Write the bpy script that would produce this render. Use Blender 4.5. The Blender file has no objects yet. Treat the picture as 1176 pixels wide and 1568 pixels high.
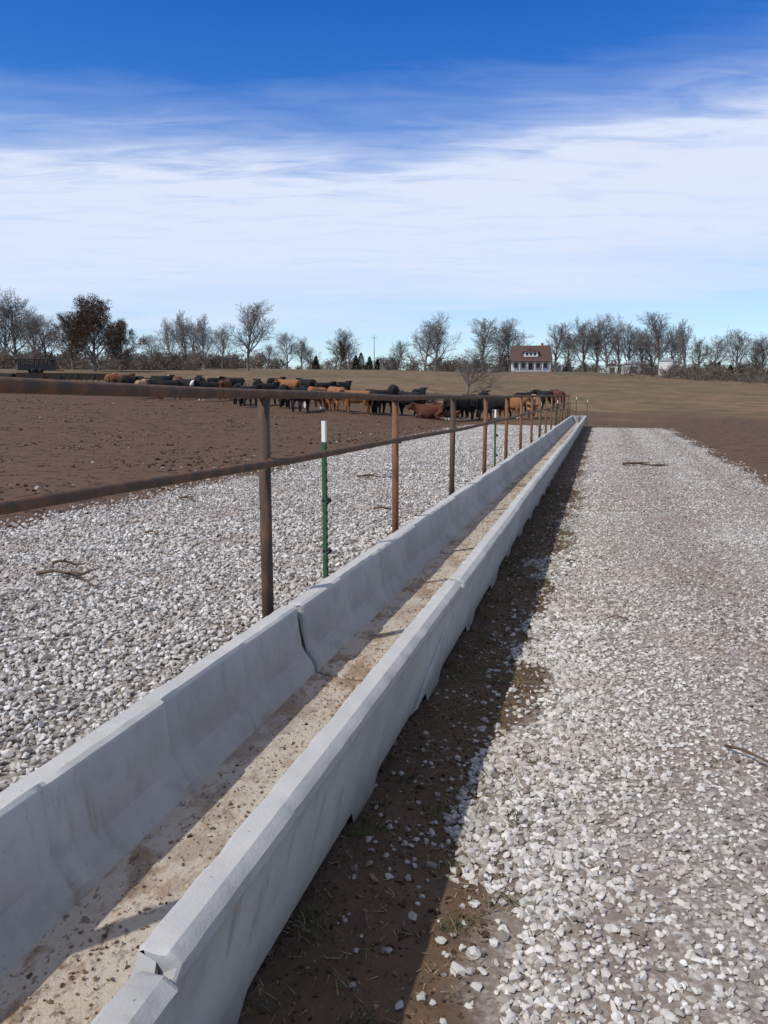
import bpy, bmesh, math, random
import numpy as np
from mathutils import Vector, Matrix
random.seed(7); rng=np.random.default_rng(7)
sc=bpy.context.scene
sc.view_settings.view_transform='Standard'; sc.view_settings.look='None'; sc.view_settings.exposure=0

# ---------------------------------------------------------------- helpers
def link(o): sc.collection.objects.link(o); return o
def np_mesh(name,V,F,tone=None,mats=(),midx=None,smooth=False):
    V=np.asarray(V,dtype=np.float32); F=np.asarray(F,dtype=np.int32)
    me=bpy.data.meshes.new(name); k=F.shape[1]
    me.vertices.add(len(V)); me.vertices.foreach_set('co',V.ravel())
    me.loops.add(F.size); me.loops.foreach_set('vertex_index',F.ravel())
    me.polygons.add(len(F)); me.polygons.foreach_set('loop_start',np.arange(0,F.size,k,dtype=np.int32))
    if midx is not None: me.polygons.foreach_set('material_index',np.asarray(midx,dtype=np.int32))
    me.polygons.foreach_set('use_smooth',np.full(len(F),smooth,dtype=bool))
    if tone is not None:
        a=me.attributes.new('tone','FLOAT','POINT'); a.data.foreach_set('value',np.asarray(tone,dtype=np.float32))
    for m in mats: me.materials.append(m)
    me.update(calc_edges=True); me.validate()
    return me
def obj(name,me,parent=None,loc=(0,0,0)):
    o=bpy.data.objects.new(name,me); link(o); o.location=loc
    if parent: o.parent=parent
    return o
def empty(name,loc=(0,0,0),rz=0):
    e=bpy.data.objects.new(name,None); link(e); e.location=loc; e.rotation_euler=(0,0,rz); return e

class Mat:
    def __init__(s,name,rough=.9,spec=.3):
        s.m=bpy.data.materials.new(name); s.m.use_nodes=True
        s.nt=s.m.node_tree; s.b=s.nt.nodes['Principled BSDF']
        s.b.inputs['Roughness'].default_value=rough; s.b.inputs['Specular IOR Level'].default_value=spec
        s.pos=s.n('ShaderNodeNewGeometry').outputs['Position']
    def n(s,t,**k):
        nd=s.nt.nodes.new(t)
        for a,v in k.items(): setattr(nd,a,v)
        return nd
    def L(s,a,b): s.nt.links.new(a,b)
    def setin(s,sock,v):
        if isinstance(v,bpy.types.NodeSocket): s.L(v,sock)
        elif isinstance(v,(tuple,list)): sock.default_value=tuple(v) if len(v)==len(sock.default_value) else tuple(v)+(1,)
        else: sock.default_value=v
    def noise(s,scale,detail=4,rough=.55,vec=None,dist=0,color=False):
        nd=s.n('ShaderNodeTexNoise'); nd.inputs['Scale'].default_value=scale; nd.inputs['Detail'].default_value=detail
        nd.inputs['Roughness'].default_value=rough; nd.inputs['Distortion'].default_value=dist
        s.L(vec or s.pos,nd.inputs['Vector']); return nd.outputs['Color' if color else 'Fac']
    def voro(s,scale,out='Distance',vec=None,feature='F1'):
        nd=s.n('ShaderNodeTexVoronoi'); nd.feature=feature; nd.inputs['Scale'].default_value=scale; s.L(vec or s.pos,nd.inputs['Vector']); return nd.outputs[out]
    def math(s,op,a,b=0,c=None,clamp=False):
        nd=s.n('ShaderNodeMath',operation=op); nd.use_clamp=clamp
        s.setin(nd.inputs[0],a); s.setin(nd.inputs[1],b)
        if c is not None: s.setin(nd.inputs[2],c)
        return nd.outputs[0]
    def sstep(s,v,a,b,x=0.,y=1.):
        nd=s.n('ShaderNodeMapRange'); nd.interpolation_type='SMOOTHSTEP'
        s.setin(nd.inputs[0],v); nd.inputs[1].default_value=a; nd.inputs[2].default_value=b; nd.inputs[3].default_value=x; nd.inputs[4].default_value=y
        return nd.outputs[0]
    def mix(s,f,a,b,mode='MIX'):
        nd=s.n('ShaderNodeMix',data_type='RGBA',blend_type=mode)
        s.setin(nd.inputs[0],f); s.setin(nd.inputs[6],a); s.setin(nd.inputs[7],b); return nd.outputs[2]
    def ramp(s,f,stops):
        nd=s.n('ShaderNodeValToRGB'); cr=nd.color_ramp
        while len(cr.elements)<len(stops): cr.elements.new(.5)
        for e,(p,c) in zip(cr.elements,stops):
            e.position=p; e.color=(c,c,c,1) if not isinstance(c,tuple) else c+(1,)
        s.setin(nd.inputs[0],f); return nd.outputs[0]
    def sep(s,v=None):
        nd=s.n('ShaderNodeSeparateXYZ'); s.L(v or s.pos,nd.inputs[0]); return nd.outputs
    def mapping(s,scale,vec=None,rot=(0,0,0)):
        nd=s.n('ShaderNodeMapping'); nd.inputs['Scale'].default_value=scale; nd.inputs['Rotation'].default_value=rot; s.L(vec or s.pos,nd.inputs['Vector']); return nd.outputs[0]
    def attr(s,n):
        nd=s.n('ShaderNodeAttribute',attribute_name=n); return nd.outputs['Fac']
    def col(s,c): s.setin(s.b.inputs['Base Color'],c)
    def bump(s,h,strength=.5,dist=.01):
        nd=s.n('ShaderNodeBump'); nd.inputs['Strength'].default_value=strength; nd.inputs['Distance'].default_value=dist
        s.setin(nd.inputs['Height'],h); s.L(nd.outputs[0],s.b.inputs['Normal'])
def flat(name,c,rough=.8,var=.25,sc_=3.):
    m=Mat(name,rough); n=m.noise(sc_,2)
    m.col(m.mix(n,tuple(x*(1-var) for x in c),tuple(min(1,x*(1+var)) for x in c))); return m.m

# ---------------------------------------------------------------- terrain
def H(x,y):
    x=np.asarray(x,float); y=np.asarray(y,float)
    r=np.hypot(x,y)+1e-6; b=np.degrees(np.arctan2(x,y))
    sl=np.interp(b,[-100,-60,-42,-15,-5,-1,3.3,10.4,60,100],[0,.04,.048,.048,.045,.042,.036,.026,.02,0])
    st=np.interp(b,[-42,-17,-10,60],[27,30,43,44])
    d=np.maximum(r-st,0); d=d*d/(d+4)
    dd=np.where(d<170,d,170+55*(1-np.exp(-(d-170)/55)))
    h=sl*dd
    w=np.clip((r-60)/60,0,1)
    return h+w*(.35*np.sin(x*.031+1)*np.cos(y*.027)+.2*np.sin(x*.07-y*.05))
PITCH=math.radians(8.6); YAW=math.radians(15.6)
def st(s,r):
    """survey station: bearing from lane axis + range -> world point on the terrain"""
    b=-YAW+math.atan((s-588)/1203); x=r*math.sin(b); y=r*math.cos(b); return Vector((x,y,float(H(x,y))))

angs=np.radians(np.concatenate([np.arange(-180,-55,5),np.arange(-55,25,.5),np.arange(25,180,5)]))
rad=np.concatenate([[0.0],np.geomspace(.5,3500,150)])
A,R=np.meshgrid(angs,rad); X=R*np.sin(A); Y=R*np.cos(A)
V=np.stack([X,Y,H(X,Y)],-1).reshape(-1,3); nA=len(angs); nR=len(rad)
i,j=np.meshgrid(np.arange(nR-1),np.arange(nA),indexing='ij'); j2=(j+1)%nA
F=np.stack([i*nA+j,i*nA+j2,(i+1)*nA+j2,(i+1)*nA+j],-1).reshape(-1,4)
g=Mat('ground_soil',.95,.15)
px,py,pz=g.sep()
n1=g.noise(.8,2); n2=g.noise(5,4,.65); n4=g.noise(28,2,.7); nfar=g.noise(.35,4,.6)
soil=g.mix(n2,(.055,.034,.022),(.15,.092,.057))
soil=g.mix(g.math('MULTIPLY',g.sstep(n1,.35,.65),.6),soil,(.118,.071,.043))
soil=g.mix(g.sstep(g.noise(2.2,3,.7),.54,.63,0,.8),soil,(.026,.017,.012))
soil=g.mix(g.math('MULTIPLY',g.sstep(n4,.62,.72),.4),soil,(.25,.205,.165))
past=g.mix(g.sstep(nfar,.3,.7),(.110,.075,.042),(.215,.150,.087))
past=g.mix(g.sstep(g.noise(.05,3),.45,.65,0,.6),past,(.098,.085,.040))
past=g.mix(g.sstep(n1,.5,.7,0,.45),past,(.085,.053,.032))
rr=g.math('SQRT',g.math('ADD',g.math('MULTIPLY',px,px),g.math('MULTIPLY',py,py)))
wob=g.math('MULTIPLY',g.math('SUBTRACT',g.noise(.08,2),.5),40)
edge=g.math('ADD',g.math('SUBTRACT',rr,g.math('MULTIPLY',g.sstep(g.math('DIVIDE',px,g.math('MAXIMUM',py,1)),-.2,-.5),48)),wob)
pmask=g.sstep(edge,42,66)
base=g.mix(pmask,soil,past)
# gravel zones
e1=g.math('MULTIPLY',g.math('SUBTRACT',g.noise(1.3,3,.7),.5),1.1)
def band(v,a,b,w): return g.math('MULTIPLY',g.sstep(v,a-w,a+w),g.sstep(v,b-w,b+w,1,0))
xe=g.math('ADD',px,e1); ye=g.math('ADD',py,g.math('MULTIPLY',e1,2))
pad=g.math('MULTIPLY',band(xe,-6.6,-1.3,.12),g.sstep(ye,41,42.5,1,0))
xl=g.math('ADD',px,g.math('MULTIPLY',e1,.35))
lane=g.math('MULTIPLY',band(xl,-.30,2.85,.14),g.sstep(ye,39,41,1,0))
gz=g.math('MAXIMUM',pad,lane)
vd_=g.n('ShaderNodeTexVoronoi'); vd_.inputs['Scale'].default_value=60; g.L(g.pos,vd_.inputs['Vector']); vc=vd_.outputs['Color']; vd=vd_.outputs['Distance']
gv=g.ramp(g.sep(vc)[0],[(0,(.18,.16,.14)),(.5,(.30,.275,.245)),(1,(.44,.415,.38))])
gv=g.mix(g.sstep(n1,.40,.60,0,.5),gv,(.24,.18,.14))
gv=g.mix(g.sstep(vd,.3,.65,0,.4),gv,(.15,.122,.098))
base=g.mix(gz,base,gv)
dm=g.math('MULTIPLY',band(xl,-1.0,-.27,.1),g.sstep(py,42,44,1,0))
dirt=g.mix(n2,(.050,.032,.021),(.165,.108,.070))
dirt=g.mix(g.sstep(n4,.52,.66,0,.4),dirt,(.065,.065,.032))
base=g.mix(g.math('MULTIPLY',dm,g.math('SUBTRACT',1,lane)),base,dirt)
g.col(base)
g.bump(n2,.8,.04)
obj('ground',np_mesh('ground',V,F,mats=[g.m],smooth=True))

# ---------------------------------------------------------------- stones
def hull_templates(n,k,sq=(1,.82,.58)):
    out=[]
    for _ in range(n):
        bm=bmesh.new()
        for _ in range(k):
            v=Vector((random.gauss(0,1),random.gauss(0,1),random.gauss(0,1))).normalized()*random.uniform(.88,1.06)
            bm.verts.new((v.x*sq[0],v.y*sq[1],v.z*sq[2]))
        r=bmesh.ops.convex_hull(bm,input=bm.verts)
        junk=[v for v in bm.verts if not v.link_faces]
        bmesh.ops.delete(bm,geom=junk,context='VERTS')
        bmesh.ops.triangulate(bm,faces=bm.faces); bm.verts.index_update()
        out.append((np.array([v.co[:] for v in bm.verts]),np.array([[v.index for v in f.verts] for f in bm.faces])))
        bm.free()
    return out
TH=hull_templates(14,17); TL=hull_templates(8,9)
def scatter(name,P,S,T,mat,tilt=.6,tonef=None):
    N=len(P); ch=rng.integers(0,len(T),N); VV=[];FF=[];TT=[];off=0
    for t,(tv,tf) in enumerate(T):
        idx=np.where(ch==t)[0]; n=len(idx)
        if n==0: continue
        a=rng.uniform(0,2*np.pi,n); b=rng.normal(0,tilt,n); c=rng.normal(0,tilt,n)
        ca,sa,cb,sb,cc,s2=np.cos(a),np.sin(a),np.cos(b),np.sin(b),np.cos(c),np.sin(c); z=np.zeros(n);o=np.ones(n)
        Rz=np.stack([ca,-sa,z,sa,ca,z,z,z,o],-1).reshape(n,3,3)
        Rx=np.stack([o,z,z,z,cb,-sb,z,sb,cb],-1).reshape(n,3,3)
        Ry=np.stack([cc,z,s2,z,o,z,-s2,z,cc],-1).reshape(n,3,3)
        M=Rz@Rx@Ry
        sv=S[idx][:,None]*rng.uniform(.75,1.25,(n,3))
        w=np.einsum('nij,nkj->nki',M,tv[None]*sv[:,None,:])+P[idx][:,None,:]
        VV.append(w.reshape(-1,3)); FF.append((tf[None]+(off+np.arange(n)*len(tv))[:,None,None]).reshape(-1,3)); off+=n*len(tv)
        tn=rng.uniform(0,1,n) if tonef is None else tonef(P[idx])
        TT.append(np.repeat(tn,len(tv)))
    return np_mesh(name,np.concatenate(VV),np.concatenate(FF),tone=np.concatenate(TT),mats=[mat])
sm=Mat('limestone',.9,.2); t=sm.attr('tone')
c=sm.ramp(t,[(0,(.15,.125,.10)),(.12,(.31,.285,.25)),(.5,(.465,.44,.40)),(.85,(.60,.58,.54)),(1,(.73,.71,.67))])
c=sm.mix(sm.sstep(sm.noise(1.1,3),.46,.68,0,.5),c,(.36,.295,.24))
sm.col(c)
def vn(x,y,f,seed=0):
    return (np.sin(x*f+seed)+np.sin(y*f*1.3+seed*2.1)+np.sin((x+y)*f*.7+seed*.7)+np.sin((x-y*.6)*f*1.9+seed))/4
def field(x0,x1,y0,y1,dens):
    n=int((x1-x0)*(y1-y0)*dens); return rng.uniform(x0,x1,n),rng.uniform(y0,y1,n)
def wobx(x,y): return .22*vn(x,y,2.3,1)+.12*vn(x,y,7,3)
def ln(sg,n,lo=.5,hi=1.7): return np.clip(rng.lognormal(0,sg,n),lo,hi)
# left pad
xs,ys,ss=[],[],[]
for y0,y1,de,sz in [(-.3,7,1150,.0182),(7,14,700,.021),(14,42,380,.0255)]:
    x,y=field(-7.4,-1.25,y0,y1,de)
    ed=-6.6+ .5*vn(x,y,.8,5)+wobx(x,y)
    keep=(x>ed)|(rng.random(len(x))<np.clip(.35*np.exp((x-ed)*3.),0,1)); keep&=y<41.5+wobx(x,y)*3
    x,y=x[keep],y[keep]; xs.append(x);ys.append(y); ss.append(sz*ln(.27,len(x)))
x=np.concatenate(xs);y=np.concatenate(ys);s=np.concatenate(ss)
far=y>9
P=np.stack([x,y,s*.35+rng.uniform(0,.012,len(x))],-1)
me1=scatter('gravel_pad',P[~far],s[~far],TH,sm.m); obj('gravel_pad',me1)
me2=scatter('gravel_pad_far',P[far],s[far],TL,sm.m); obj('far_stones',me2,parent=bpy.data.objects['gravel_pad'])
# right lane
xs,ys,ss=[],[],[]
for y0,y1,de,sz in [(.6,5,3700,.0103),(5,11,2100,.0122),(11,40,620,.0172)]:
    x,y=field(-.86,3.3,y0,y1,de)
    ed=-.40+wobx(x,y)+.16*np.clip((3.5-y)/2,0,1); er=2.9+.25*vn(x,y,.9,2)+wobx(x,y)
    pr=np.ones(len(x)); L=x<ed; pr[L]=np.clip(.16*np.exp((x[L]-ed[L])*6),0.008,1)
    Rr=x>er; pr[Rr]=.3*np.exp(-(x[Rr]-er[Rr])*5)
    comp=.55+.45*np.clip(vn(x,y,1.7,9)*1.8+.5,0,1)
    comp*=1-.25*np.exp(-((x-.95)/.35)**2)-.25*np.exp(-((x-2.35)/.3)**2)
    comp=np.where(x<.05,1,comp); pr*=comp
    keep=(rng.random(len(x))<pr)&(y<39.5+2*wobx(x,y)); x,y=x[keep],y[keep]
    edge_k=np.exp(-np.clip(x+.35,0,9)/.35)*np.clip(1-(-.38-x)/.3,.15,1)
    size=sz*ln(.33,len(x))*(1+.6*edge_k*(y<9))
    xs.append(x);ys.append(y);ss.append(size)
x=np.concatenate(xs);y=np.concatenate(ys);s=np.concatenate(ss); far=y>6
P=np.stack([x,y,s*.12+rng.uniform(0,.004,len(x))],-1)
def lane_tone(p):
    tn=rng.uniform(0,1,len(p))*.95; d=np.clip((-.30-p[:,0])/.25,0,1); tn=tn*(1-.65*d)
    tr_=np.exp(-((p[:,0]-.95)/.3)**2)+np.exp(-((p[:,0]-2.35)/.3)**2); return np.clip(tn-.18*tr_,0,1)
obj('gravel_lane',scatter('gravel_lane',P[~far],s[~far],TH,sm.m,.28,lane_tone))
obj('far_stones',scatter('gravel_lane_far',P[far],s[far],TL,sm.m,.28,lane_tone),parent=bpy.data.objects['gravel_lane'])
# clods on the lot
cm=Mat('soil_clod',.95,.1); cm.col(cm.ramp(cm.attr('tone'),[(0,(.022,.015,.01)),(.7,(.08,.051,.033)),(.93,(.14,.095,.06)),(1,(.42,.39,.35))]))
rr_=rng.uniform(0,1,16000)**.7*55+6; bb=np.radians(rng.uniform(-48,-8,16000)); x=rr_*np.sin(bb);y=rr_*np.cos(bb); k=x<-6.3
x,y=x[k],y[k]; s=rng.lognormal(-3.75,.45,len(x))
tuft=vn(x,y,.9,4)>.1; s=np.where(tuft,s*1.4,s*.7)
P=np.stack([x,y,H(x,y)+s*.1],-1); obj('soil_clods',scatter('soil_clods',P,s,TL,cm.m,.2))
x,y=field(-.88,-.25,.8,14,1000); s=rng.lognormal(-4.9,.4,len(x)); P=np.stack([x,y,s*.1],-1)
cm2=Mat('earth_crumb',.95,.1); cm2.col(cm2.ramp(cm2.attr('tone'),[(0,(.035,.023,.016)),(.8,(.12,.078,.05)),(1,(.22,.16,.11))]))
obj('earth_crumbs',scatter('earth_crumbs',P,s,TL,cm2.m,.4))
# grass tufts + straw
gv_,gf_,gt_=[],[],[]
def blade(x,y,z,a,l,lean,w,tone):
    n=len(gv_); dx,dy=math.cos(a),math.sin(a)
    p=[(x-dy*w,y+dx*w,z),(x+dy*w,y-dx*w,z),(x+dx*lean*.5,y+dy*lean*.5,z+l*.65),(x+dx*lean,y+dy*lean,z+l)]
    gv_.extend(p); gf_.append((n,n+1,n+2)); gf_.append((n,n+2,n+3)); gt_.extend([tone]*4)
for _ in range(300):
    y0=random.uniform(.9,14); x0=-.84+random.random()**1.4*.65; tn=random.random()
    for _ in range(random.randint(6,24)):
        blade(x0+random.gauss(0,.028),y0+random.gauss(0,.028),0,random.uniform(0,6.28),random.uniform(.012,.05),random.uniform(.01,.055),.0020,tn*.6+random.random()*.4)
for _ in range(2800):
    x0=random.uniform(-.85,.0) if random.random()<.8 else random.uniform(0,2.6)
    blade(x0,random.uniform(.9,9),.006 if x0<-.4 else .012,random.uniform(0,6.28),random.uniform(0,.008),random.uniform(.02,.07),.0016,random.uniform(.75,1))
gm=Mat('dry_grass',.9); gm.col(gm.ramp(gm.attr('tone'),[(0,(.035,.07,.018)),(.5,(.08,.10,.035)),(.8,(.24,.185,.10)),(1,(.36,.285,.17))]))
obj('grass_tufts',np_mesh('grass_tufts',gv_,gf_,tone=gt_,mats=[gm.m]))

# ---------------------------------------------------------------- concrete trough
prof=[(-1.385,0),(-1.485,.46),(-1.51,.505),(-1.51,.535),(-1.497,.55),(-1.432,.552),(-1.420,.542),(-1.392,.315),(-1.330,.222),(-1.25,.207),(-1.1175,.203),(-.985,.207),(-.905,.222),(-.845,.315),(-.818,.542),(-.806,.552),(-.752,.55),(-.725,.528),(-.725,.500),(-.750,.46),(-.85,0)]
sub={0:8,6:6,7:4,8:3,9:3,10:3,11:3,12:4,13:6,19:8,4:3,15:3}
pp=[];seg=[]
for k in range(len(prof)-1):
    m_=sub.get(k,1)
    for q in range(m_):
        f=q/m_; pp.append((prof[k][0]*(1-f)+prof[k+1][0]*f,prof[k][1]*(1-f)+prof[k+1][1]*f)); seg.append(k)
pp.append(prof[-1]); pp=np.array(pp); nP=len(pp)
tg=np.gradient(pp,axis=0); tg/=np.linalg.norm(tg,axis=1)[:,None]; nrm=np.stack([-tg[:,1],tg[:,0]],-1)
JO=1.155; JS=3.1; YE=41.0
joints=[JO+JS*k for k in range(-1,13)]
rows=[]
yv=-2.6
while yv<YE: rows.append((yv,0.,0)); yv+= .016 if yv<9 else .08
rows=[r for r in rows if min(abs(r[0]-j) for j in joints)>.036]
for jn in joints:
    rows+= [(jn-.030,0,0),(jn-.021,.003,0),(jn-.012,.010,0),(jn-.010,.05,1),(jn+.010,.05,1),(jn+.012,.010,0),(jn+.021,.003,0),(jn+.030,0,0)]
rows.append((YE,0,0)); rows=sorted(r for r in rows if -2.6<=r[0]<=YE)
so=[(random.gauss(0,.005),random.gauss(0,.005)) for _ in range(20)]
so[0]=(.012,-.018); so[1]=(0.,0.); so[2]=(.012,.004); so[3]=(-.004,-.004)
VV=[]
from mathutils import noise as mn
for (y,ins,jf) in rows:
    bi=int(math.floor((y-JO)/JS))+1; ox,oz=so[bi%20]
    dj=min(abs(y-j) for j in joints)
    she=max(0,min(1,(36-y)/4))
    zlift=.012*math.sin(y*.21)
    yb=(y-.8-1.45)/1.24; fy=abs(yb-round(yb))*1.24
    foot=1 if fy<.13 else 0
    for k,(x,z) in enumerate(pp):
        nx,nz=nrm[k]; sg=seg[k] if k<len(seg) else 19
        sh=.75 if x<-.9 else .78*(1-max(0,min(1,(z-.02)/.50)))
        yy=y-sh*she
        d=0
        if y<14:
            d=.0022*mn.noise(Vector((x*5,yy*5,z*5)))+.0012*mn.noise(Vector((x*22,yy*22,z*22)))
            if sg in(2,3,4,5,14,15,16,17): d+=.005*mn.noise(Vector((x*16,yy*11,z*16)))
            near=math.exp(-(dj/.05)**2); d+=near*.009*mn.noise(Vector((x*20,yy*28,z*20+4)))
            if 16<=sg<=18 or 1<=sg<=3: d-=.014*max(0,mn.noise(Vector((x*3,yy*14,7)))-.35)
        if 6<=sg<=8:
            q=(y-JO)/.62; iq=int(math.floor(q)); dq=abs(q-round(q))*.62
            d-= .009*math.exp(-(dq/.016)**2); d+=.005*((iq%3)-1)
            if sg==7: d+=.016*math.exp(-(dq/.09)**2)
        d-=ins
        zz=z
        if k in(0,nP-1):
            zz=-.01 if foot else .045+.014*mn.noise(Vector((0,yy*5,0)))
        fo=0
        if z<.10: fo=.012*(1-z/.10)*(1 if x>-1.1 else -1)*max(0,min(1,(.17-fy)/.06))
        VV.append((x+nx*d+ox+fo,yy,zz+nz*d+oz*(z/.55)+zlift*(z/.55)))
nR_=len(rows); FF=[];MI=[]
for i_ in range(nR_-1):
    dark=rows[i_][2] and rows[i_+1][2]
    for k in range(nP-1):
        a=i_*nP+k; FF.append((a,a+nP,a+nP+1,a+1)); MI.append(2 if dark and not 8<=seg[k]<=11 else (1 if 8<=seg[k]<=11 else 0))
cn=Mat('concrete',.88,.25); X_,Y_,Z_=cn.sep()
a=cn.noise(1.7,4,.6); b=cn.noise(9,4,.6); c3=cn.noise(110,2)
col=cn.mix(cn.sstep(a,.3,.7),(.33,.33,.32),(.45,.445,.425)); col=cn.mix(cn.sstep(b,.48,.72,0,.45),col,(.27,.267,.255))
stn=cn.noise(4,4,.6,vec=cn.mapping((1,3,.5))); col=cn.mix(cn.sstep(stn,.55,.70,0,.55),col,(.26,.225,.18))
col=cn.mix(cn.math('MULTIPLY',cn.sstep(cn.math('ADD',Z_,cn.math('MULTIPLY',b,.2)),.32,.12),.65),col,(.20,.155,.11))
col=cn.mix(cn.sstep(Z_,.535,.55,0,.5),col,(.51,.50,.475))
col=cn.mix(cn.sstep(cn.voro(24),.10,.05,0,.6),col,(.17,.17,.165))
cn.col(col); cn.bump(cn.math('ADD',cn.math('MULTIPLY',c3,.5),b),.4,.006)
fl=Mat('trough_floor',.95,.15)
q1=fl.noise(7,5,.7,vec=fl.mapping((1,.55,1))); q2=fl.noise(38,4,.7,vec=fl.mapping((1,.6,1))); q3=fl.noise(1.3,3)
fc=fl.mix(q2,(.34,.285,.225),(.54,.48,.405))
fc=fl.mix(fl.sstep(q1,.47,.58,0,.75),fc,(.22,.14,.085))
fc=fl.mix(fl.sstep(q2,.54,.64,0,.75),fc,(.105,.065,.042))
fc=fl.mix(fl.sstep(q3,.48,.60,0,.4),fc,(.42,.39,.35))
fl.col(fc); fl.bump(fl.math('ADD',q1,q2),.8,.012)
jm=flat('joint_grout',(.05,.045,.04))
tm=np_mesh('concrete_feed_trough',VV,FF,mats=[cn.m,fl.m,jm],midx=MI,smooth=True)
tm.set_sharp_from_angle(angle=math.radians(22))
tr=obj('concrete_feed_trough',tm)
def box(name,x0,x1,y0,y1,z0,z1,mat,parent=None,bev=0.):
    bm=bmesh.new(); bmesh.ops.create_cube(bm,size=1)
    for v in bm.verts: v.co=Vector(((x0+x1)/2+v.co.x*(x1-x0),(y0+y1)/2+v.co.y*(y1-y0),(z0+z1)/2+v.co.z*(z1-z0)))
    if bev: bmesh.ops.bevel(bm,geom=bm.edges,offset=bev,segments=2,affect='EDGES')
    me=bpy.data.meshes.new(name); bm.to_mesh(me); bm.free(); me.materials.append(mat); return obj(name,me,parent)
bm=bmesh.new(); pr=[(-1.385,0),(-1.49,.47),(-1.515,.50),(-1.515,.56),(-.72,.56),(-.72,.50),(-.745,.47),(-.85,0)]
f0=[bm.verts.new((x,YE-.002,z)) for x,z in pr]; f1=[bm.verts.new((x,YE+.10,z)) for x,z in pr]
bm.faces.new(f0); bm.faces.new(f1[::-1])
for k in range(8): bm.faces.new((f0[k],f1[k],f1[(k+1)%8],f0[(k+1)%8]))
bmesh.ops.recalc_face_normals(bm,faces=bm.faces); me=bpy.data.meshes.new('end_wall'); bm.to_mesh(me); bm.free(); me.materials.append(cn.m); obj('end_wall',me,tr)
n=14000; x=rng.uniform(-1.33,-.905,n); y=rng.uniform(.3,14,n); s=rng.lognormal(-5.6,.5,n)
edge_=rng.random(n)<.35; x=np.where(edge_,-1.335+np.abs(rng.normal(0,.02,n)),x)
fm=Mat('feed_residue',.95,.1); fm.col(fm.ramp(fm.attr('tone'),[(0,(.06,.04,.028)),(.6,(.22,.145,.09)),(1,(.5,.41,.29))]))
obj('feed_residue',scatter('feed_residue',np.stack([x,y,np.full(n,.210)+s*.1],-1),s,TL,fm.m,.3),tr)

# ---------------------------------------------------------------- pipe tubes
def tube(V,F,pts,rads,sides=8,cap=True):
    pts=[Vector(p) for p in pts]; base=len(V)
    for k,p in enumerate(pts):
        d=(pts[min(k+1,len(pts)-1)]-pts[max(k-1,0)]).normalized()
        u=d.orthogonal() if k==0 else (u-d*u.dot(d))
        if u.length<1e-5: u=d.orthogonal()
        u.normalize(); w=d.cross(u)
        for q in range(sides):
            a=2*math.pi*q/sides; V.append(tuple(p+(u*math.cos(a)+w*math.sin(a))*rads[k]))
    for k in range(len(pts)-1):
        for q in range(sides):
            a=base+k*sides+q; b=base+k*sides+(q+1)%sides; F.append((a,b,b+sides,a+sides))
    if cap and sides%2==0:
        for st_,off in ((base,0),(base+(len(pts)-1)*sides,1)):
            for q in range(sides//2-1):
                a=[st_+q,st_+q+1,st_+sides-2-q,st_+sides-1-q]; F.append(tuple(a if off else a[::-1]))
def tubes_obj(name,specs,mat,parent=None,sides=10,smooth=True):
    V,F=[],[]
    for pts,rads in specs:
        if not isinstance(rads,(list,tuple)): rads=[rads]*len(pts)
        tube(V,F,pts,rads,sides)
    return obj(name,np_mesh(name,V,F,mats=[mat],smooth=smooth),parent)
def rust(name,amt,dark=(.055,.045,.038),r1=(.20,.085,.035)):
    m=Mat(name,.75,.25); a=m.noise(14,5,.65,vec=m.mapping((1,1,.35))); b=m.noise(70,3,.6)
    c=m.mix(m.sstep(a,.62-amt,.75-amt*.6),dark,r1); c=m.mix(m.sstep(b,.50,.68,0,.6),c,(.11,.06,.032)); m.col(c)
    m.bump(b,.4,.003); return m.m
rA=rust('pipe_dark',.12,(.075,.052,.037),(.15,.08,.045)); rB=rust('pipe_rust',.30,(.115,.06,.036),(.20,.092,.048)); rR=rust('pipe_rail',.2,(.08,.056,.041),(.16,.078,.042))
fence=empty('pipe_fence')
def topz(y): return float(np.interp(y,[-3,1.85,3.64,6.25,11,45],[1.66,1.63,1.605,1.58,1.572,1.575]))
def midz(y): return float(np.interp(y,[-3,1.85,3.64,6.25,11,45],[1.30,1.285,1.262,1.228,1.19,1.18]))
FX=-1.65
ry=list(np.arange(-3,43.2,.655))
tubes_obj('top_rail',[([(FX+.004*math.sin(y*2),y,topz(y)+.004*math.sin(y*1.7)) for y in ry],.024)],rR,fence)
tubes_obj('mid_rail',[([(FX+.048,y,midz(y)+.006*math.sin(y*1.2)) for y in ry],.021)],rR,fence)
spA,spB=[],[]
for k in range(-1,16):
    y=3.64+2.62*k; lx=random.gauss(0,.006)
    (spB if (k%2==1 or k>3 and random.random()<.6) else spA).append(([(FX+lx,y,-.05),(FX,y,topz(y)-.02)],.031 if k!=1 else .028))
tubes_obj('posts_dark',spA,rA,fence,14); tubes_obj('posts_rusty',spB,rB,fence,14)
wl=[]
for k in range(-1,16):
    y=3.64+2.62*k; wl.append(([(FX+.02,y,midz(y)),(FX+.05,y,midz(y))],[.024,.028]))
    wl.append(([(FX,y,topz(y)-.035),(FX,y,topz(y)-.015)],[.033,.026]))
tubes_obj('welds',wl,rA,fence,8)
green=flat('post_green',(.035,.10,.045),.5,.3,20); whitep=flat('post_white',(.75,.76,.72),.6); steel=flat('wire_steel',(.30,.30,.31),.4)
wire=empty('wire_fence')
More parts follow.
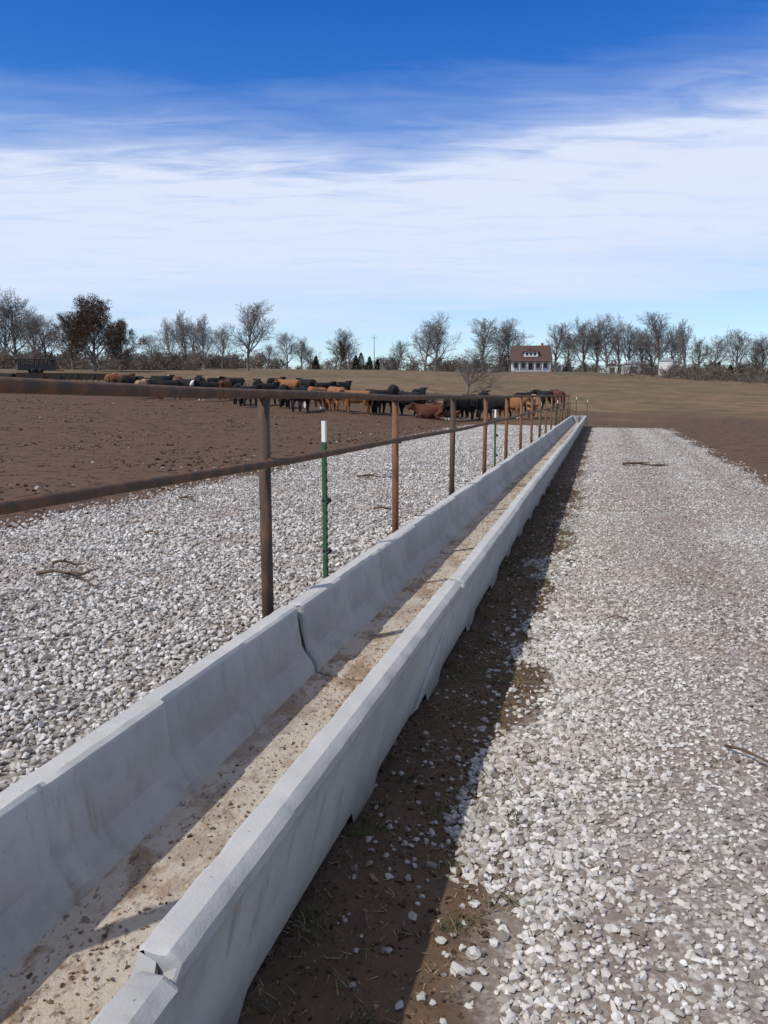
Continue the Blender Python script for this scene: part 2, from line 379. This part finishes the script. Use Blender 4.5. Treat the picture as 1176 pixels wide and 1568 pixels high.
def tpost(x,y,h,lean=0.,ly=0):
    V,F=[],[]
    prof_=[(-.017,-.002),(.017,-.002),(.017,.002),(.003,.002),(.0025,.028),(-.0025,.028),(-.003,.002),(-.017,.002)]
    zs=[0,h-.14,h-.139,h]
    for z in zs:
        for (a_,b_) in prof_: V.append((x-b_+lean*z,y+a_+ly*z,z))
    Fm=[];n_=8
    for k in range(3):
        for q in range(n_):
            F.append((k*n_+q,k*n_+(q+1)%n_,(k+1)*n_+(q+1)%n_,(k+1)*n_+q)); Fm.append(1 if k==2 else 0)
    for cq in ((0,1,2,7),(3,4,5,6),(2,3,6,7)):
        F.append(tuple(3*n_+c for c in cq)); Fm.append(1)
    for k in range(int((h-.2)/.055)):
        z=.1+k*.055; b0=len(V)
        for dx in(.0,.006):
            for (yy,zz) in((-.008,-.01),(.008,-.01),(.008,.01),(-.008,.01)): V.append((x+.003+dx+lean*z,y+yy+ly*z,z+zz))
        F+= [(b0+4,b0+5,b0+6,b0+7),(b0,b0+1,b0+5,b0+4),(b0+1,b0+2,b0+6,b0+5),(b0+2,b0+3,b0+7,b0+6),(b0+3,b0,b0+4,b0+7)]; Fm+=[0]*5
    return obj('t_post',np_mesh('t_post',V,F,mats=[green,whitep],midx=Fm),wire)
WX=-1.76
tpost(WX,4.86,1.43); tpost(WX,-1.5,1.43); tpost(WX,13.6,1.35,.0,-.06); tpost(WX,24,1.4); tpost(WX,33,1.4); tpost(-1.3,42.6,1.5); tpost(-.75,43.4,1.35)
blk=flat('insulator_black',(.02,.02,.02),.5)
WZ=(.90,.555,.28)
ins_=[]
for yy in(4.86,-1.5,13.6,24,33):
    for z in WZ[:2]: 
        ins_.append(([(WX+.005,yy-.012,z+.02),(WX+.028,yy,z),(WX+.005,yy+.012,z-.02)],[.010,.014,.009])); ins_.append(([(WX-.03,yy,z),(WX+.03,yy,z)],[.012,.012]))
tubes_obj('insulators',ins_,blk,wire,6)
wy=np.arange(-3,42,.6)
tubes_obj('wires',[([(WX+.02,y,z+.012*math.sin(y*.9+z*5)-.01*math.sin(y*.33)) for y in wy],.0018) for z in WZ],steel,wire,4)

# ---------------------------------------------------------------- sticks
bark=flat('stick_bark',(.11,.075,.05),.9,.4,30)
def stick(p,ang,L,r,branches=2,lift=.02):
    sp=[];pts=[];a=ang;x,y=p
    for k in range(7):
        pts.append((x,y,lift+.02*math.sin(k))); a+=random.gauss(0,.28); x+=math.cos(a)*L/6; y+=math.sin(a)*L/6
    sp.append((pts,[r*(1-.11*k) for k in range(7)]))
    for b in range(branches):
        q=random.randint(1,4); bx,by,bz=pts[q]; aa=ang+random.choice((-1,1))*random.uniform(.5,1)
        sp.append(([(bx,by,bz),(bx+math.cos(aa)*L*.15,by+math.sin(aa)*L*.15,bz+.03),(bx+math.cos(aa+.3)*L*.3,by+math.sin(aa+.3)*L*.3,bz+.02)],[r*.6,r*.4,r*.2]))
    tubes_obj('fallen_stick',sp,bark,None,6)
stick((.50,18.5),.05,1.0,.032,3,.045); stick((.60,3.6),-.75,.5,.008,1,.03); stick((-4.75,5.6),.1,.9,.018,3,.045); stick((-6.2,10.5),.1,.6,.018,2,.04); stick((-2.3,6.3),.1,.35,.014,1,.04); stick((-4.5,14.2),.2,.7,.02,2,.05); stick((-3.0,10.2),.1,.4,.016,1,.04); stick((.1,5.6),.2,.25,.006,1,.02); stick((-4.9,6.0),.3,.3,.016,1,.045); stick((-5.0,7.7),.2,.4,.013,1,.04)

# ---------------------------------------------------------------- cows
def cow_mesh(pose):
    vs=[];es=[];rs=[]
    def v(p,r): vs.append(p); rs.append(r if isinstance(r,tuple) else (r,r)); return len(vs)-1
    def e(a,b): es.append((a,b))
    dz=0. if pose!='lie' else -.56
    hip=v((-.60,0,1.10+dz),(.31,.32)); rump=v((-.80,0,1.12+dz),(.22,.25)); e(hip,rump)
    loin=v((-.30,0,1.01+dz),(.34,.37)); bel=v((.04,0,.95+dz),(.39,.44)); ch=v((.36,0,.95+dz),(.34,.44)); sh_=v((.58,0,1.07+dz),(.26,.37))
    for a,b in((hip,loin),(loin,bel),(bel,ch),(ch,sh_)): e(a,b)
    if pose=='graze': N=[((.80,0,.90),(.18,.25)),((.98,0,.64),(.14,.18)),((1.07,0,.42),(.145,.16)),((1.15,0,.24),(.11,.115)),((1.20,0,.11),(.09,.09))]
    elif pose=='turn': N=[((.77,.08,1.20),(.18,.25)),((.88,.22,1.32),(.15,.17)),((.96,.34,1.37),(.145,.155)),((1.03,.47,1.20),(.11,.115)),((1.07,.56,1.08),(.09,.09))]
    else: N=[((.79,0,1.18+dz),(.18,.27)),((.95,0,1.31+dz),(.15,.19)),((1.07,0,1.37+dz),(.145,.16)),((1.21,0,1.18+dz),(.11,.12)),((1.30,0,1.05+dz),(.09,.09))]
    pr=sh_; ids=[]
    for p,r in N: k=v(p,r); e(pr,k); pr=k; ids.append(k)
    poll=Vector(N[2][0])
    hd=(Vector(N[4][0])-poll).normalized(); side=Vector((-hd.y,hd.x,0)); 
    side=Vector((0,1,0)) if side.length<.3 else side.normalized()
    for s_ in(-1,1):
        p1=poll+side*s_*.16-hd*.03+Vector((0,0,.02)); p2=poll+side*s_*.30-hd*.03
        k=v(tuple(p1),.045); e(ids[2],k); k2=v(tuple(p2),(.03,.06)); e(k,k2)
    if pose=='lie':
        for s_ in(-1,1):
            a=v((-.56,s_*.30,.36),.18); e(hip,a); b=v((-.18,s_*.42,.16),.11); e(a,b); c=v((-.50,s_*.45,.09),.07); e(b,c); d=v((-.22,s_*.47,.06),.055); e(c,d)
            a=v((.5,s_*.22,.28),.13); e(ch,a); b=v((.75,s_*.25,.12),.085); e(a,b); c=v((.5,s_*.3,.07),.06); e(b,c)
    else:
        for s_ in(-1,1):
            o=.10*s_ if pose in('walk','graze') else .03*s_
            a=v((-.62+o*.3,s_*.21,.84),(.19,.25)); e(hip,a); b=v((-.52+o*.6,s_*.23,.64),(.13,.17)); e(a,b); c=v((-.74+o,s_*.21,.43),(.075,.09)); e(b,c)
            d=v((-.69+o*1.4,s_*.21,.15),(.06,.06)); e(c,d); f=v((-.65+o*1.5,s_*.21,.05),(.07,.075)); e(d,f)
            o=-o
            a=v((.48+o*.3,s_*.20,.76),(.15,.20)); e(ch,a); b=v((.45+o*.5,s_*.21,.58),(.105,.13)); e(a,b); c=v((.48+o,s_*.20,.37),(.073,.078)); e(b,c)
            d=v((.46+o*1.3,s_*.20,.14),(.055,.058)); e(c,d); f=v((.49+o*1.4,s_*.20,.05),(.068,.072)); e(d,f)
    a=v((-.93,0,1.08+dz),.04); e(rump,a)
    if pose!='lie':
        b=v((-.97,.02,.80),.03); e(a,b); c=v((-.97,.02,.58),.04); e(b,c); d=v((-.96,.02,.42),.03); e(c,d)
    me=bpy.data.meshes.new('c'); me.from_pydata(vs,es,[]); o=bpy.data.objects.new('c',me); link(o)
    o.modifiers.new('s','SKIN'); sd=me.skin_vertices[0].data
    for k,r in enumerate(rs): sd[k].radius=r; sd[k].use_root=(k==0)
    o.modifiers.new('b','SUBSURF').levels=2
    dg=bpy.context.evaluated_depsgraph_get(); dg.update()
    nm=bpy.data.meshes.new_from_object(o.evaluated_get(dg)); bpy.data.objects.remove(o)
    for p in nm.polygons: p.use_smooth=True
    return nm,poll
hides={'b':(.010,.009,.009),'r':(.095,.032,.016),'t':(.25,.105,.04),'g':(.36,.22,.12)}
hm={k:flat('hide_'+k,c,.85,.3,6) for k,c in hides.items()}; hw=flat('hide_white',(.6,.57,.52),.7,.2,6)
cows={}
for pose in('stand','walk','graze','turn','lie'):
    base_,poll=cow_mesh(pose)
    for hk in hides:
        for wf in(0,1):
            m=base_.copy(); m.materials.clear(); m.materials.append(hm[hk]); m.materials.append(hw)
            if wf:
                for p in m.polygons:
                    c=p.center
                    if (c-poll).length<.14 or ((pose=='graze' and c.z<.45 and c.x>1.0) or (pose=='turn' and c.y>.36) or (pose in('stand','walk','lie') and c.x>1.10)) : p.material_index=1
                    if pose!='lie' and c.z<.20: p.material_index=1
            cows[(pose,hk,wf)]=m
herd=[
(8,72,170,'b',0,'stand'),(170,76,100,'t',0,'stand'),(184,72,20,'r',0,'turn'),(202,66,220,'b',1,'graze'),(216,60,100,'g',0,'stand'),(232,62,200,'b',0,'walk'),(247,68,60,'b',1,'turn'),(260,58,50,'b',0,'graze'),(274,68,130,'r',0,'stand'),
(290,60,340,'b',0,'walk'),(304,70,100,'b',0,'stand'),(316,56,240,'b',1,'stand'),(330,66,80,'b',1,'turn'),(344,58,110,'r',0,'stand'),(357,66,230,'b',0,'walk'),(364,52,100,'b',0,'stand'),
(380,50,65,'b',0,'stand'),(394,60,120,'b',0,'walk'),(409,52,80,'b',0,'stand'),(422,64,70,'b',0,'stand'),(434,49,130,'b',0,'graze'),(443,62,190,'t',0,'stand'),
(460,45,95,'b',0,'turn'),(470,62,140,'b',1,'walk'),(484,47,250,'t',1,'graze'),(497,58,60,'b',0,'stand'),(514,46,130,'t',0,'graze'),(526,58,100,'b',0,'walk'),(545,44.5,185,'t',0,'turn'),
(572,45.5,110,'b',0,'stand'),(586,45.5,65,'b',0,'walk'),(602,55,120,'b',1,'graze'),(626,46.5,150,'b',0,'graze'),(642,54,80,'b',0,'stand'),(660,46,185,'r',0,'lie'),(690,49,200,'r',0,'lie'),
(702,46,50,'b',1,'stand'),(724,47,130,'b',0,'stand'),(742,55,100,'b',0,'stand'),(762,48,200,'b',0,'graze'),(786,48,330,'t',1,'turn'),(804,54,60,'b',0,'stand'),(818,49,80,'g',0,'graze'),(834,57,120,'b',0,'stand'),(856,58,120,'r',0,'stand')]
for s_,r_,hd_,hk,wf,po in herd:
    p=st(s_,r_); o=obj('cow',cows[(po,hk,wf)],loc=p); k=random.uniform(.96,1.08); o.scale=(k,k,k); o.rotation_euler=(0,0,math.radians(hd_+random.uniform(-15,15)))

# ---------------------------------------------------------------- trees
def tree_arrays(seed,height=10,levels=4,counts=(9,7,6,5),spread=1.,trunk_frac=.25,thick=1.,twig=.018,limb=1.):
    rs=random.Random(seed); V,F=[],[]; tips=[]
    def grow(p,d,L,r,lv):
        nseg=5 if lv==0 else (4 if lv==1 else (3 if lv==2 else 2)); pts=[p];rd=[r];dd=d.copy();q=p.copy()
        for k in range(nseg):
            j=Vector((rs.gauss(0,1),rs.gauss(0,1),rs.gauss(0,1)))*(.06 if lv==0 else .13)
            dd=(dd+j+Vector((0,0,.13 if lv==1 else (.06 if lv else 0)))).normalized(); q=q+dd*L/nseg; pts.append(q.copy()); rd.append(max(r*(1-.80*(k+1)/nseg) if lv else r*(1-.7*(k+1)/nseg),twig*.5))
        tube(V,F,pts,rd,6 if lv==0 else (5 if lv==1 else 3),cap=False)
        if lv>=levels-1: tips.append((pts[-1],dd)); tips.append((pts[1],dd))
        if lv<levels:
            n=counts[lv]
            for c in range(n):
                f=(trunk_frac+(1-trunk_frac)*(c+rs.random()*.7)/n) if lv==0 else .15+.85*(c+rs.random())/n
                f=min(f,.99); k=int(f*nseg); t_=f*nseg-k; bp=pts[k].lerp(pts[min(k+1,nseg)],t_); br=rd[k]*(1-t_)+rd[min(k+1,nseg)]*t_
                ax=dd.orthogonal().normalized(); ax=Matrix.Rotation(c*2.4+rs.uniform(-.5,.5),3,dd)@ax
                ang=rs.uniform(.55,1.0)*spread*(1.15-.55*f if lv==0 else .9)
                nd=(dd*math.cos(ang)+ax*math.sin(ang)).normalized()
                ll=L*rs.uniform(.5,.72)*((1.25-.65*f)*limb if lv==0 else (1.0-.35*f))
                grow(bp,nd,ll,max(br*.62,twig),lv+1)
    grow(Vector((0,0,-.2)),Vector((rs.gauss(0,.05),rs.gauss(0,.05),1)).normalized(),height*.68,height*.024*thick,0)
    V=np.array(V); zmax=V[:,2].max(); return V*(height/zmax),F,[(p*(height/zmax),d) for p,d in tips]
bm_=Mat('tree_bark',.95,.1); bm_.col(bm_.mix(bm_.noise(1.5,2),(.10,.088,.078),(.19,.168,.15)))
bm2=Mat('tree_bark_pale',.95,.1); bm2.col(bm2.mix(bm2.noise(1.5,2),(.18,.16,.145),(.29,.27,.245)))
lm=Mat('russet_leaves',.8,.2); lm.col(lm.ramp(lm.attr('tone'),[(0,(.04,.023,.014)),(.6,(.10,.052,.027)),(1,(.18,.095,.046))]))
tmesh=[]
for sd,cnt,sp,tf,mt,lb in [(1,(10,8,7,5),1.0,.20,bm_,1.),(2,(11,8,6,5),.9,.25,bm_,.95),(3,(9,8,7,5),1.15,.15,bm_,1.15),(4,(10,7,6,6),.8,.2,bm2,.9),(5,(12,7,6,5),1.0,.24,bm_,1.05)]:
    V,F,tp=tree_arrays(sd,10,4,cnt,sp,trunk_frac=tf,twig=.0165,limb=lb); tmesh.append(np_mesh('bare_tree',V,F,mats=[mt.m]))
def tree(s_,r_,h,k,name='bare_tree',w=1.):
    p=st(s_,r_); o=obj(name,tmesh[k],loc=p-Vector((0,0,.1))); q=h/10; o.scale=(q*w,q*w,q); o.rotation_euler=(0,0,random.uniform(0,6.28)); return o
for a in [(28,190,17.5,0),(-15,180,14,4),(8,200,14,2),(72,170,11,2),(60,185,12,4),(262,200,12.5,3,1),(288,205,14.5,3,1),(312,200,13.5,3,1),(300,212,12,2),(340,205,12,0),(380,180,16,1),(440,250,12,2),(462,255,11,0),(520,240,13,4),(535,255,10,0),(608,270,11,4),
 (666,235,18,0),(650,240,15,2),(740,240,17,1),(782,245,17.5,4),(762,250,14,2),(850,250,16,1),(893,250,17.5,0),(930,245,18.5,2),(962,250,16,4),(912,255,15.5,1),(948,255,16,3),(1010,240,18.5,1),(1050,240,16.5,3),(1030,250,16,0),(1090,250,13,2),(1128,240,15,4),(1165,240,14,0),(1195,235,14,1),(1145,250,12,2),(985,255,13,4),(1070,255,13,0),(235,240,10,2),(410,245,8,4),(480,260,8,2),(870,262,14,4),(1000,262,15,2)]:
    tree(*a[:4],w=(1.1 if a[3]!=3 else .95))
tree(714,74,4.9,2,w=1.3)
V,F,tp=tree_arrays(11,10,4,(11,8,6,5),1.05,trunk_frac=.12,twig=.02,limb=1.1); oak=np_mesh('oak',V,F,mats=[bm_.m])
LV,LF,LT=[],[],[]
for p,d in tp:
    cl=mn.noise(p*.7)
    if cl<-.22 or random.random()<.25: continue
    for _ in range(4):
        c=p+Vector((random.gauss(0,.18),random.gauss(0,.18),random.gauss(0,.15))); u=Vector((random.gauss(0,1),random.gauss(0,1),random.gauss(0,1))).normalized(); w=u.orthogonal().normalized(); s_=random.uniform(.045,.09); n_=len(LV)
        LV+= [tuple(c-u*s_),tuple(c+w*s_*.7),tuple(c+u*s_),tuple(c-w*s_*.7)]; LF.append((n_,n_+1,n_+2,n_+3)); LT+=[min(1,max(0,.4+cl+random.gauss(0,.2)))]*4
leafm=np_mesh('leaves',LV,LF,tone=LT,mats=[lm.m])
def oaktree(s_,r_,h,w):
    p=st(s_,r_); e_=empty('oak_tree',p-Vector((0,0,.1)),random.uniform(0,6)); e_.scale=(h/10*w,h/10*w,h/10)
    obj('trunk_and_limbs',oak,e_); obj('leaves',leafm,e_)
oaktree(145,130,12.0,1.1); oaktree(186,135,8.6,1.0); oaktree(112,140,9.5,1.05); oaktree(523,235,9,.6)
bushes=[tree_arrays(30+k,1,3,(8,6,5),1.2,trunk_frac=.05,twig=.008) for k in range(4)]
def mass(name,items,mat):
    VV=[];FF=[];o=0
    for (p,h,w) in items:
        V,F,_=random.choice(bushes); a=random.uniform(0,6.28); c,s_=math.cos(a),math.sin(a)
        W=np.stack([(V[:,0]*c-V[:,1]*s_)*w+p[0],(V[:,0]*s_+V[:,1]*c)*w+p[1],V[:,2]*h+p[2]],-1); VV.append(W)
        FF.append(np.array([f if len(f)==4 else f+(f[-1],) for f in F])+o); o+=len(V)
    return obj(name,np_mesh(name,np.concatenate(VV),np.concatenate(FF),mats=[mat]))
brm=Mat('brush',.95,.1); brm.col(brm.mix(brm.noise(.15,2),(.12,.10,.082),(.21,.175,.145)))
it=[]
for _ in range(350):
    s_=random.uniform(-60,1260); r_=random.uniform(262,330)
    g_=mn.noise(Vector((s_*.012,3,0)))
    h=random.uniform(3.,6.5)*(1+.8*g_); it.append((st(s_,r_)-Vector((0,0,.3)),h,h*1.5))
mass('distant_treeline',it,brm.m)
it=[]
for _ in range(190):
    s_=random.choice([random.uniform(-40,110),random.uniform(60,250),random.uniform(240,360),random.uniform(860,1240),random.uniform(1040,1240)]); r_=random.uniform(205,245)if s_>300 else random.uniform(150,190)
    h=random.uniform(1.8,4.8); it.append((st(s_,r_)-Vector((0,0,.2)),h,h*1.6))
mass('hedgerow_brush',it,brm.m)
ced=flat('cedar_green',(.035,.045,.022),.9,.4,2)
def cedar(s_,r_,h):
    V,F=[],[]; rs=random.Random(s_)
    tube(V,F,[Vector((0,0,0)),Vector((0,0,h*.95))],[.12,.02],4,False)
    for _ in range(1500):
        z=rs.random()**1.3*h; R_=.33*h*(1-z/h)**.7*rs.uniform(.5,1.08); a=rs.uniform(0,6.28); c=Vector((R_*math.cos(a),R_*math.sin(a),z+.1)); u=Vector((math.cos(a),math.sin(a),rs.uniform(-.1,.9))).normalized()*.28; w=Vector((-math.sin(a),math.cos(a),rs.gauss(0,.4))).normalized()*.12; n_=len(V)
        V+= [tuple(c-w),tuple(c+w),tuple(c+u+w*.3),tuple(c+u-w*.3)]; F.append((n_,n_+1,n_+2,n_+3))
    obj('cedar_tree',np_mesh('cedar',V,F,mats=[ced]),loc=st(s_,r_))
for a in [(553,235,4.8),(566,240,3.8),(545,245,4.2),(578,238,3),(484,245,4),(870,235,3.2),(1100,235,4.5),(1118,238,4)]: cedar(*a)

# ---------------------------------------------------------------- buildings
wh=flat('white_siding',(.66,.66,.64),.7,.06,2); roofm=flat('roof_brown',(.085,.05,.042),.85,.3,4); glass=flat('window_glass',(.03,.035,.045),.15,.1); greyr=flat('roof_metal',(.35,.36,.38),.5,.1)
def prism(name,x0,x1,y0,y1,z0,z1,mat,parent,ridge='x',hip=0.):
    bm=bmesh.new()
    if ridge=='x': ym=(y0+y1)/2; c=[(x0,y0,z0),(x1,y0,z0),(x1,y1,z0),(x0,y1,z0),(x0+hip,ym,z1),(x1-hip,ym,z1)]; fs=[(0,1,5,4),(2,3,4,5),(0,4,3),(1,2,5),(0,3,2,1)]
    else: xm=(x0+x1)/2; c=[(x0,y0,z0),(x1,y0,z0),(x1,y1,z0),(x0,y1,z0),(xm,y0+hip,z1),(xm,y1-hip,z1)]; fs=[(0,1,4),(1,2,5,4),(2,3,5),(3,0,4,5),(0,3,2,1)]
    vs=[bm.verts.new(p) for p in c]
    for f in fs: bm.faces.new([vs[k] for k in f])
    me=bpy.data.meshes.new(name); bm.to_mesh(me); bm.free(); me.materials.append(mat); return obj(name,me,parent)
hp=st(812,236); house=empty('farmhouse',hp,math.radians(6))
box('walls',-5.6,5.6,-4,4,-.5,3.3,wh,house)
prism('roof',-6.2,6.2,-4.9,4.9,3.3,7.6,roofm,house,'x',.6)
box('porch_floor',-5.6,5.6,-6.4,-4.003,-.4,.35,greyr,house)
prism('porch_roof',-6.0,6.0,-6.8,-4.0,2.75,3.29,roofm,house,'x',.5)
for k in range(6): box('column',-5.4+k*2.14,-5.18+k*2.14,-6.3,-6.08,.35,2.75,wh,house)
for k,x in enumerate((-4.2,-2.1,2.1,4.2)): box('window',x-.5,x+.5,-4.03,-3.95,1.0,2.4,glass,house)
box('door',-.5,.5,-4.04,-3.95,.35,2.4,roofm,house)
box('dormer_wall',-2.0,2.0,-4.1,-1.0,4.2,5.6,wh,house); prism('dormer_roof',-2.4,2.4,-4.5,-.2,5.6,6.8,roofm,house,'y',.3)
for x in(-1.1,0,1.1): box('dormer_window',x-.35,x+.35,-4.13,-4.05,4.5,5.4,glass,house)
box('chimney',2.9,3.6,-.3,.5,5.5,8.3,flat('brick',(.22,.09,.06)),house)
def shed(s_,r_,w,d,h,rot,door=True,rm=None):
    e_=empty('white_shed',st(s_,r_),math.radians(rot)); box('walls',-w/2,w/2,-d/2,d/2,-.3,h,wh,e_); prism('roof',-w/2-.2,w/2+.2,-d/2-.2,d/2+.2,h,h+w*.28,rm or greyr,e_,'y')
    if door: box('door',-w*.25,w*.25,-d/2-.03,-d/2+.05,0,h*.75,flat('door_dark',(.05,.05,.05)),e_)
    box('side_window',w/2-.02,w/2+.03,-.4,.4,h*.4,h*.7,glass,e_)
shed(966,232,4.2,6,2.6,10); shed(1022,236,3.6,6,4.0,-15,False); shed(937,236,3,4,2,0,True,roofm); shed(1078,228,1.9,2,1.2,0,False); shed(862,240,2.5,3,1.8,20); shed(950,240,2.4,3,2.2,20,False)
up=empty('utility_pole',st(573,225)); tubes_obj('pole',[([(0,0,-.3),(0,0,9.8)],[.13,.08])],bm_.m,up,8); box('crossarm',-.9,.9,-.05,.05,9,9.1,bm_.m,up)
dk=flat('rubber',(.02,.02,.02)); tl=empty('stock_trailer',st(55,118),math.radians(50)); alu=flat('trailer_panel',(.06,.055,.05),.8)
box('body_lower',-2.4,2.4,-.9,.9,.45,1.2,alu,tl,.03); box('roof',-2.45,2.45,-.95,.95,1.95,2.05,flat('trailer_roof',(.2,.19,.18)),tl,.03); box('nose_wall',2.32,2.395,-.89,.89,1.2,1.95,alu,tl)
for k in range(9): box('slat',-2.38+k*.58,-2.26+k*.58,-.9,-.84,1.2,1.95,alu,tl)
for k in range(9): box('slat',-2.38+k*.58,-2.26+k*.58,.84,.9,1.2,1.95,alu,tl)
box('rail',-2.4,2.4,-.93,-.905,1.5,1.6,alu,tl)
for x in(-.45,.45):
    for y in(-1,1): tubes_obj('wheel',[([(x,y*.98-.1,.38),(x,y*.98+.1,.38)],[.37,.37])],dk,tl,16)
tubes_obj('hitch',[([(2.4,-.5,.5),(3.6,0,.5),(2.4,.5,.5)],.05)],dk,tl,6)
brn=flat('feeder_brown',(.05,.032,.024),.8,.3)
for k,s_ in enumerate((46,72,98,124,150)):
    e_=empty('bunk_feeder',st(s_,92),math.radians(34)); 
    box('floor',-1.35,1.35,-.4,.4,.45,.5,brn,e_); box('side',-1.35,1.35,-.45,-.402,.40,1.08,brn,e_); box('side',-1.35,1.35,.402,.45,.40,1.08,brn,e_)
    for x in(-1.2,0,1.2): tubes_obj('leg',[([(x,-.5,0),(x,-.42,.9)],.04),([(x,.5,0),(x,.42,.9)],.04)],brn,e_,6)
it=[]
for _ in range(9): p=st(640+random.uniform(-26,26),63+random.uniform(-1,1)); it.append((p,random.uniform(.6,1.3),random.uniform(2.2,3)))
mass('brush_pile',it,bm_.m)
V,F=[],[]
prev=None
for k in range(90):
    s_=420+k*9; p=st(s_,190+10*math.sin(k*.2)); tube(V,F,[p,p+Vector((0,0,1.35))],[.06,.05],4)
    if prev is not None:
        for z in(.5,.9,1.25): tube(V,F,[prev+Vector((0,0,z)),p+Vector((0,0,z))],[.012,.012],4)
    prev=p
obj('pasture_fence',np_mesh('pasture_fence',V,F,mats=[bm_.m]))

# ---------------------------------------------------------------- light and sky
EL=math.radians(49); sd=Vector((-.64,-.77,0)).normalized()
sdir=Vector((sd.x*math.cos(EL),sd.y*math.cos(EL),math.sin(EL)))
sl=bpy.data.lights.new('sun','SUN'); sl.energy=3.6; sl.angle=math.radians(.7); sl.color=(1,.94,.85)
so_=bpy.data.objects.new('sun',sl); link(so_); so_.rotation_euler=sdir.to_track_quat('Z','Y').to_euler()
w=bpy.data.worlds.new('World'); sc.world=w; w.use_nodes=True; nt=w.node_tree
class WM(Mat):
    def __init__(s): s.nt=nt; s.pos=s.n('ShaderNodeTexCoord').outputs['Generated']
W=WM(); bg=nt.nodes['Background']; bg.inputs['Strength'].default_value=.12
sky=W.n('ShaderNodeTexSky'); sky.sky_type='NISHITA'; sky.sun_disc=False; sky.sun_elevation=EL
sky.sun_rotation=math.atan2(sdir.x,sdir.y); sky.air_density=1.0; sky.dust_density=.3; sky.ozone_density=2.5; sky.altitude=300
dx,dy,dz=W.sep()
tint=W.ramp(dz,[(0,(1.0,1.15,1.25)),(.10,(.85,1.08,1.28)),(.22,(.5,.9,1.30)),(.33,(.26,.70,1.30)),(.45,(.12,.55,1.28)),(1,(.6,.8,1.0))])
skyc=W.mix(1,sky.outputs[0],tint,'MULTIPLY')
zc=W.math('ADD',W.math('MAXIMUM',dz,0),.06)
ca,sa=math.cos(YAW),math.sin(YAW)
lat=W.math('ADD',W.math('MULTIPLY',dx,ca),W.math('MULTIPLY',dy,sa)); dep=W.math('SUBTRACT',W.math('MULTIPLY',dy,ca),W.math('MULTIPLY',dx,sa))
cmb=W.n('ShaderNodeCombineXYZ'); W.L(W.math('DIVIDE',lat,zc),cmb.inputs[0]); W.L(W.math('DIVIDE',dep,zc),cmb.inputs[1])
lay=cmb.outputs[0]
nb=W.noise(1.0,3,.55,vec=W.mapping((.45,1.1,1),lay,(0,0,.12)),dist=.4); nf=W.noise(4.5,5,.62,vec=W.mapping((.5,1.6,1),lay,(0,0,.15)),dist=.6)
zz=W.math('ADD',dz,W.math('MULTIPLY',W.math('SUBTRACT',nb,.5),-.15)); zz=W.math('ADD',zz,W.math('MULTIPLY',W.math('SUBTRACT',nf,.5),-.07))
zz=W.math('SUBTRACT',zz,W.math('MULTIPLY',lat,.06))
m=W.ramp(zz,[(0,.35),(.05,.32),(.085,.46),(.115,.76),(.15,.94),(.20,1.0),(.255,.95),(.28,.52),(.315,.18),(.37,.0),(.48,.0),(.65,.42),(1,.5)])  # cloud cover; top stops are an unseen overhead veil added as fill light
m=W.math('MULTIPLY',m,W.sstep(nf,.2,.6,.82,1.05),clamp=True)
m=W.math('MULTIPLY',m,W.sstep(dz,-.02,.0))
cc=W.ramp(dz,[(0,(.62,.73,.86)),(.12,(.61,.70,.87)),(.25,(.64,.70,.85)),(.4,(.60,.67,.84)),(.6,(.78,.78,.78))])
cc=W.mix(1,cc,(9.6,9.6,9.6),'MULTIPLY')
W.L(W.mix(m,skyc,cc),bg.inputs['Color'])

# ---------------------------------------------------------------- camera
cd=bpy.data.cameras.new('camera'); cam=bpy.data.objects.new('camera',cd); link(cam)
cam.location=(0,0,1.6); cam.rotation_euler=(math.pi/2-PITCH,0,YAW)
cd.sensor_fit='VERTICAL'; cd.sensor_height=24; cd.lens=12/.662
cd.clip_start=.05; cd.clip_end=6000; sc.camera=cam
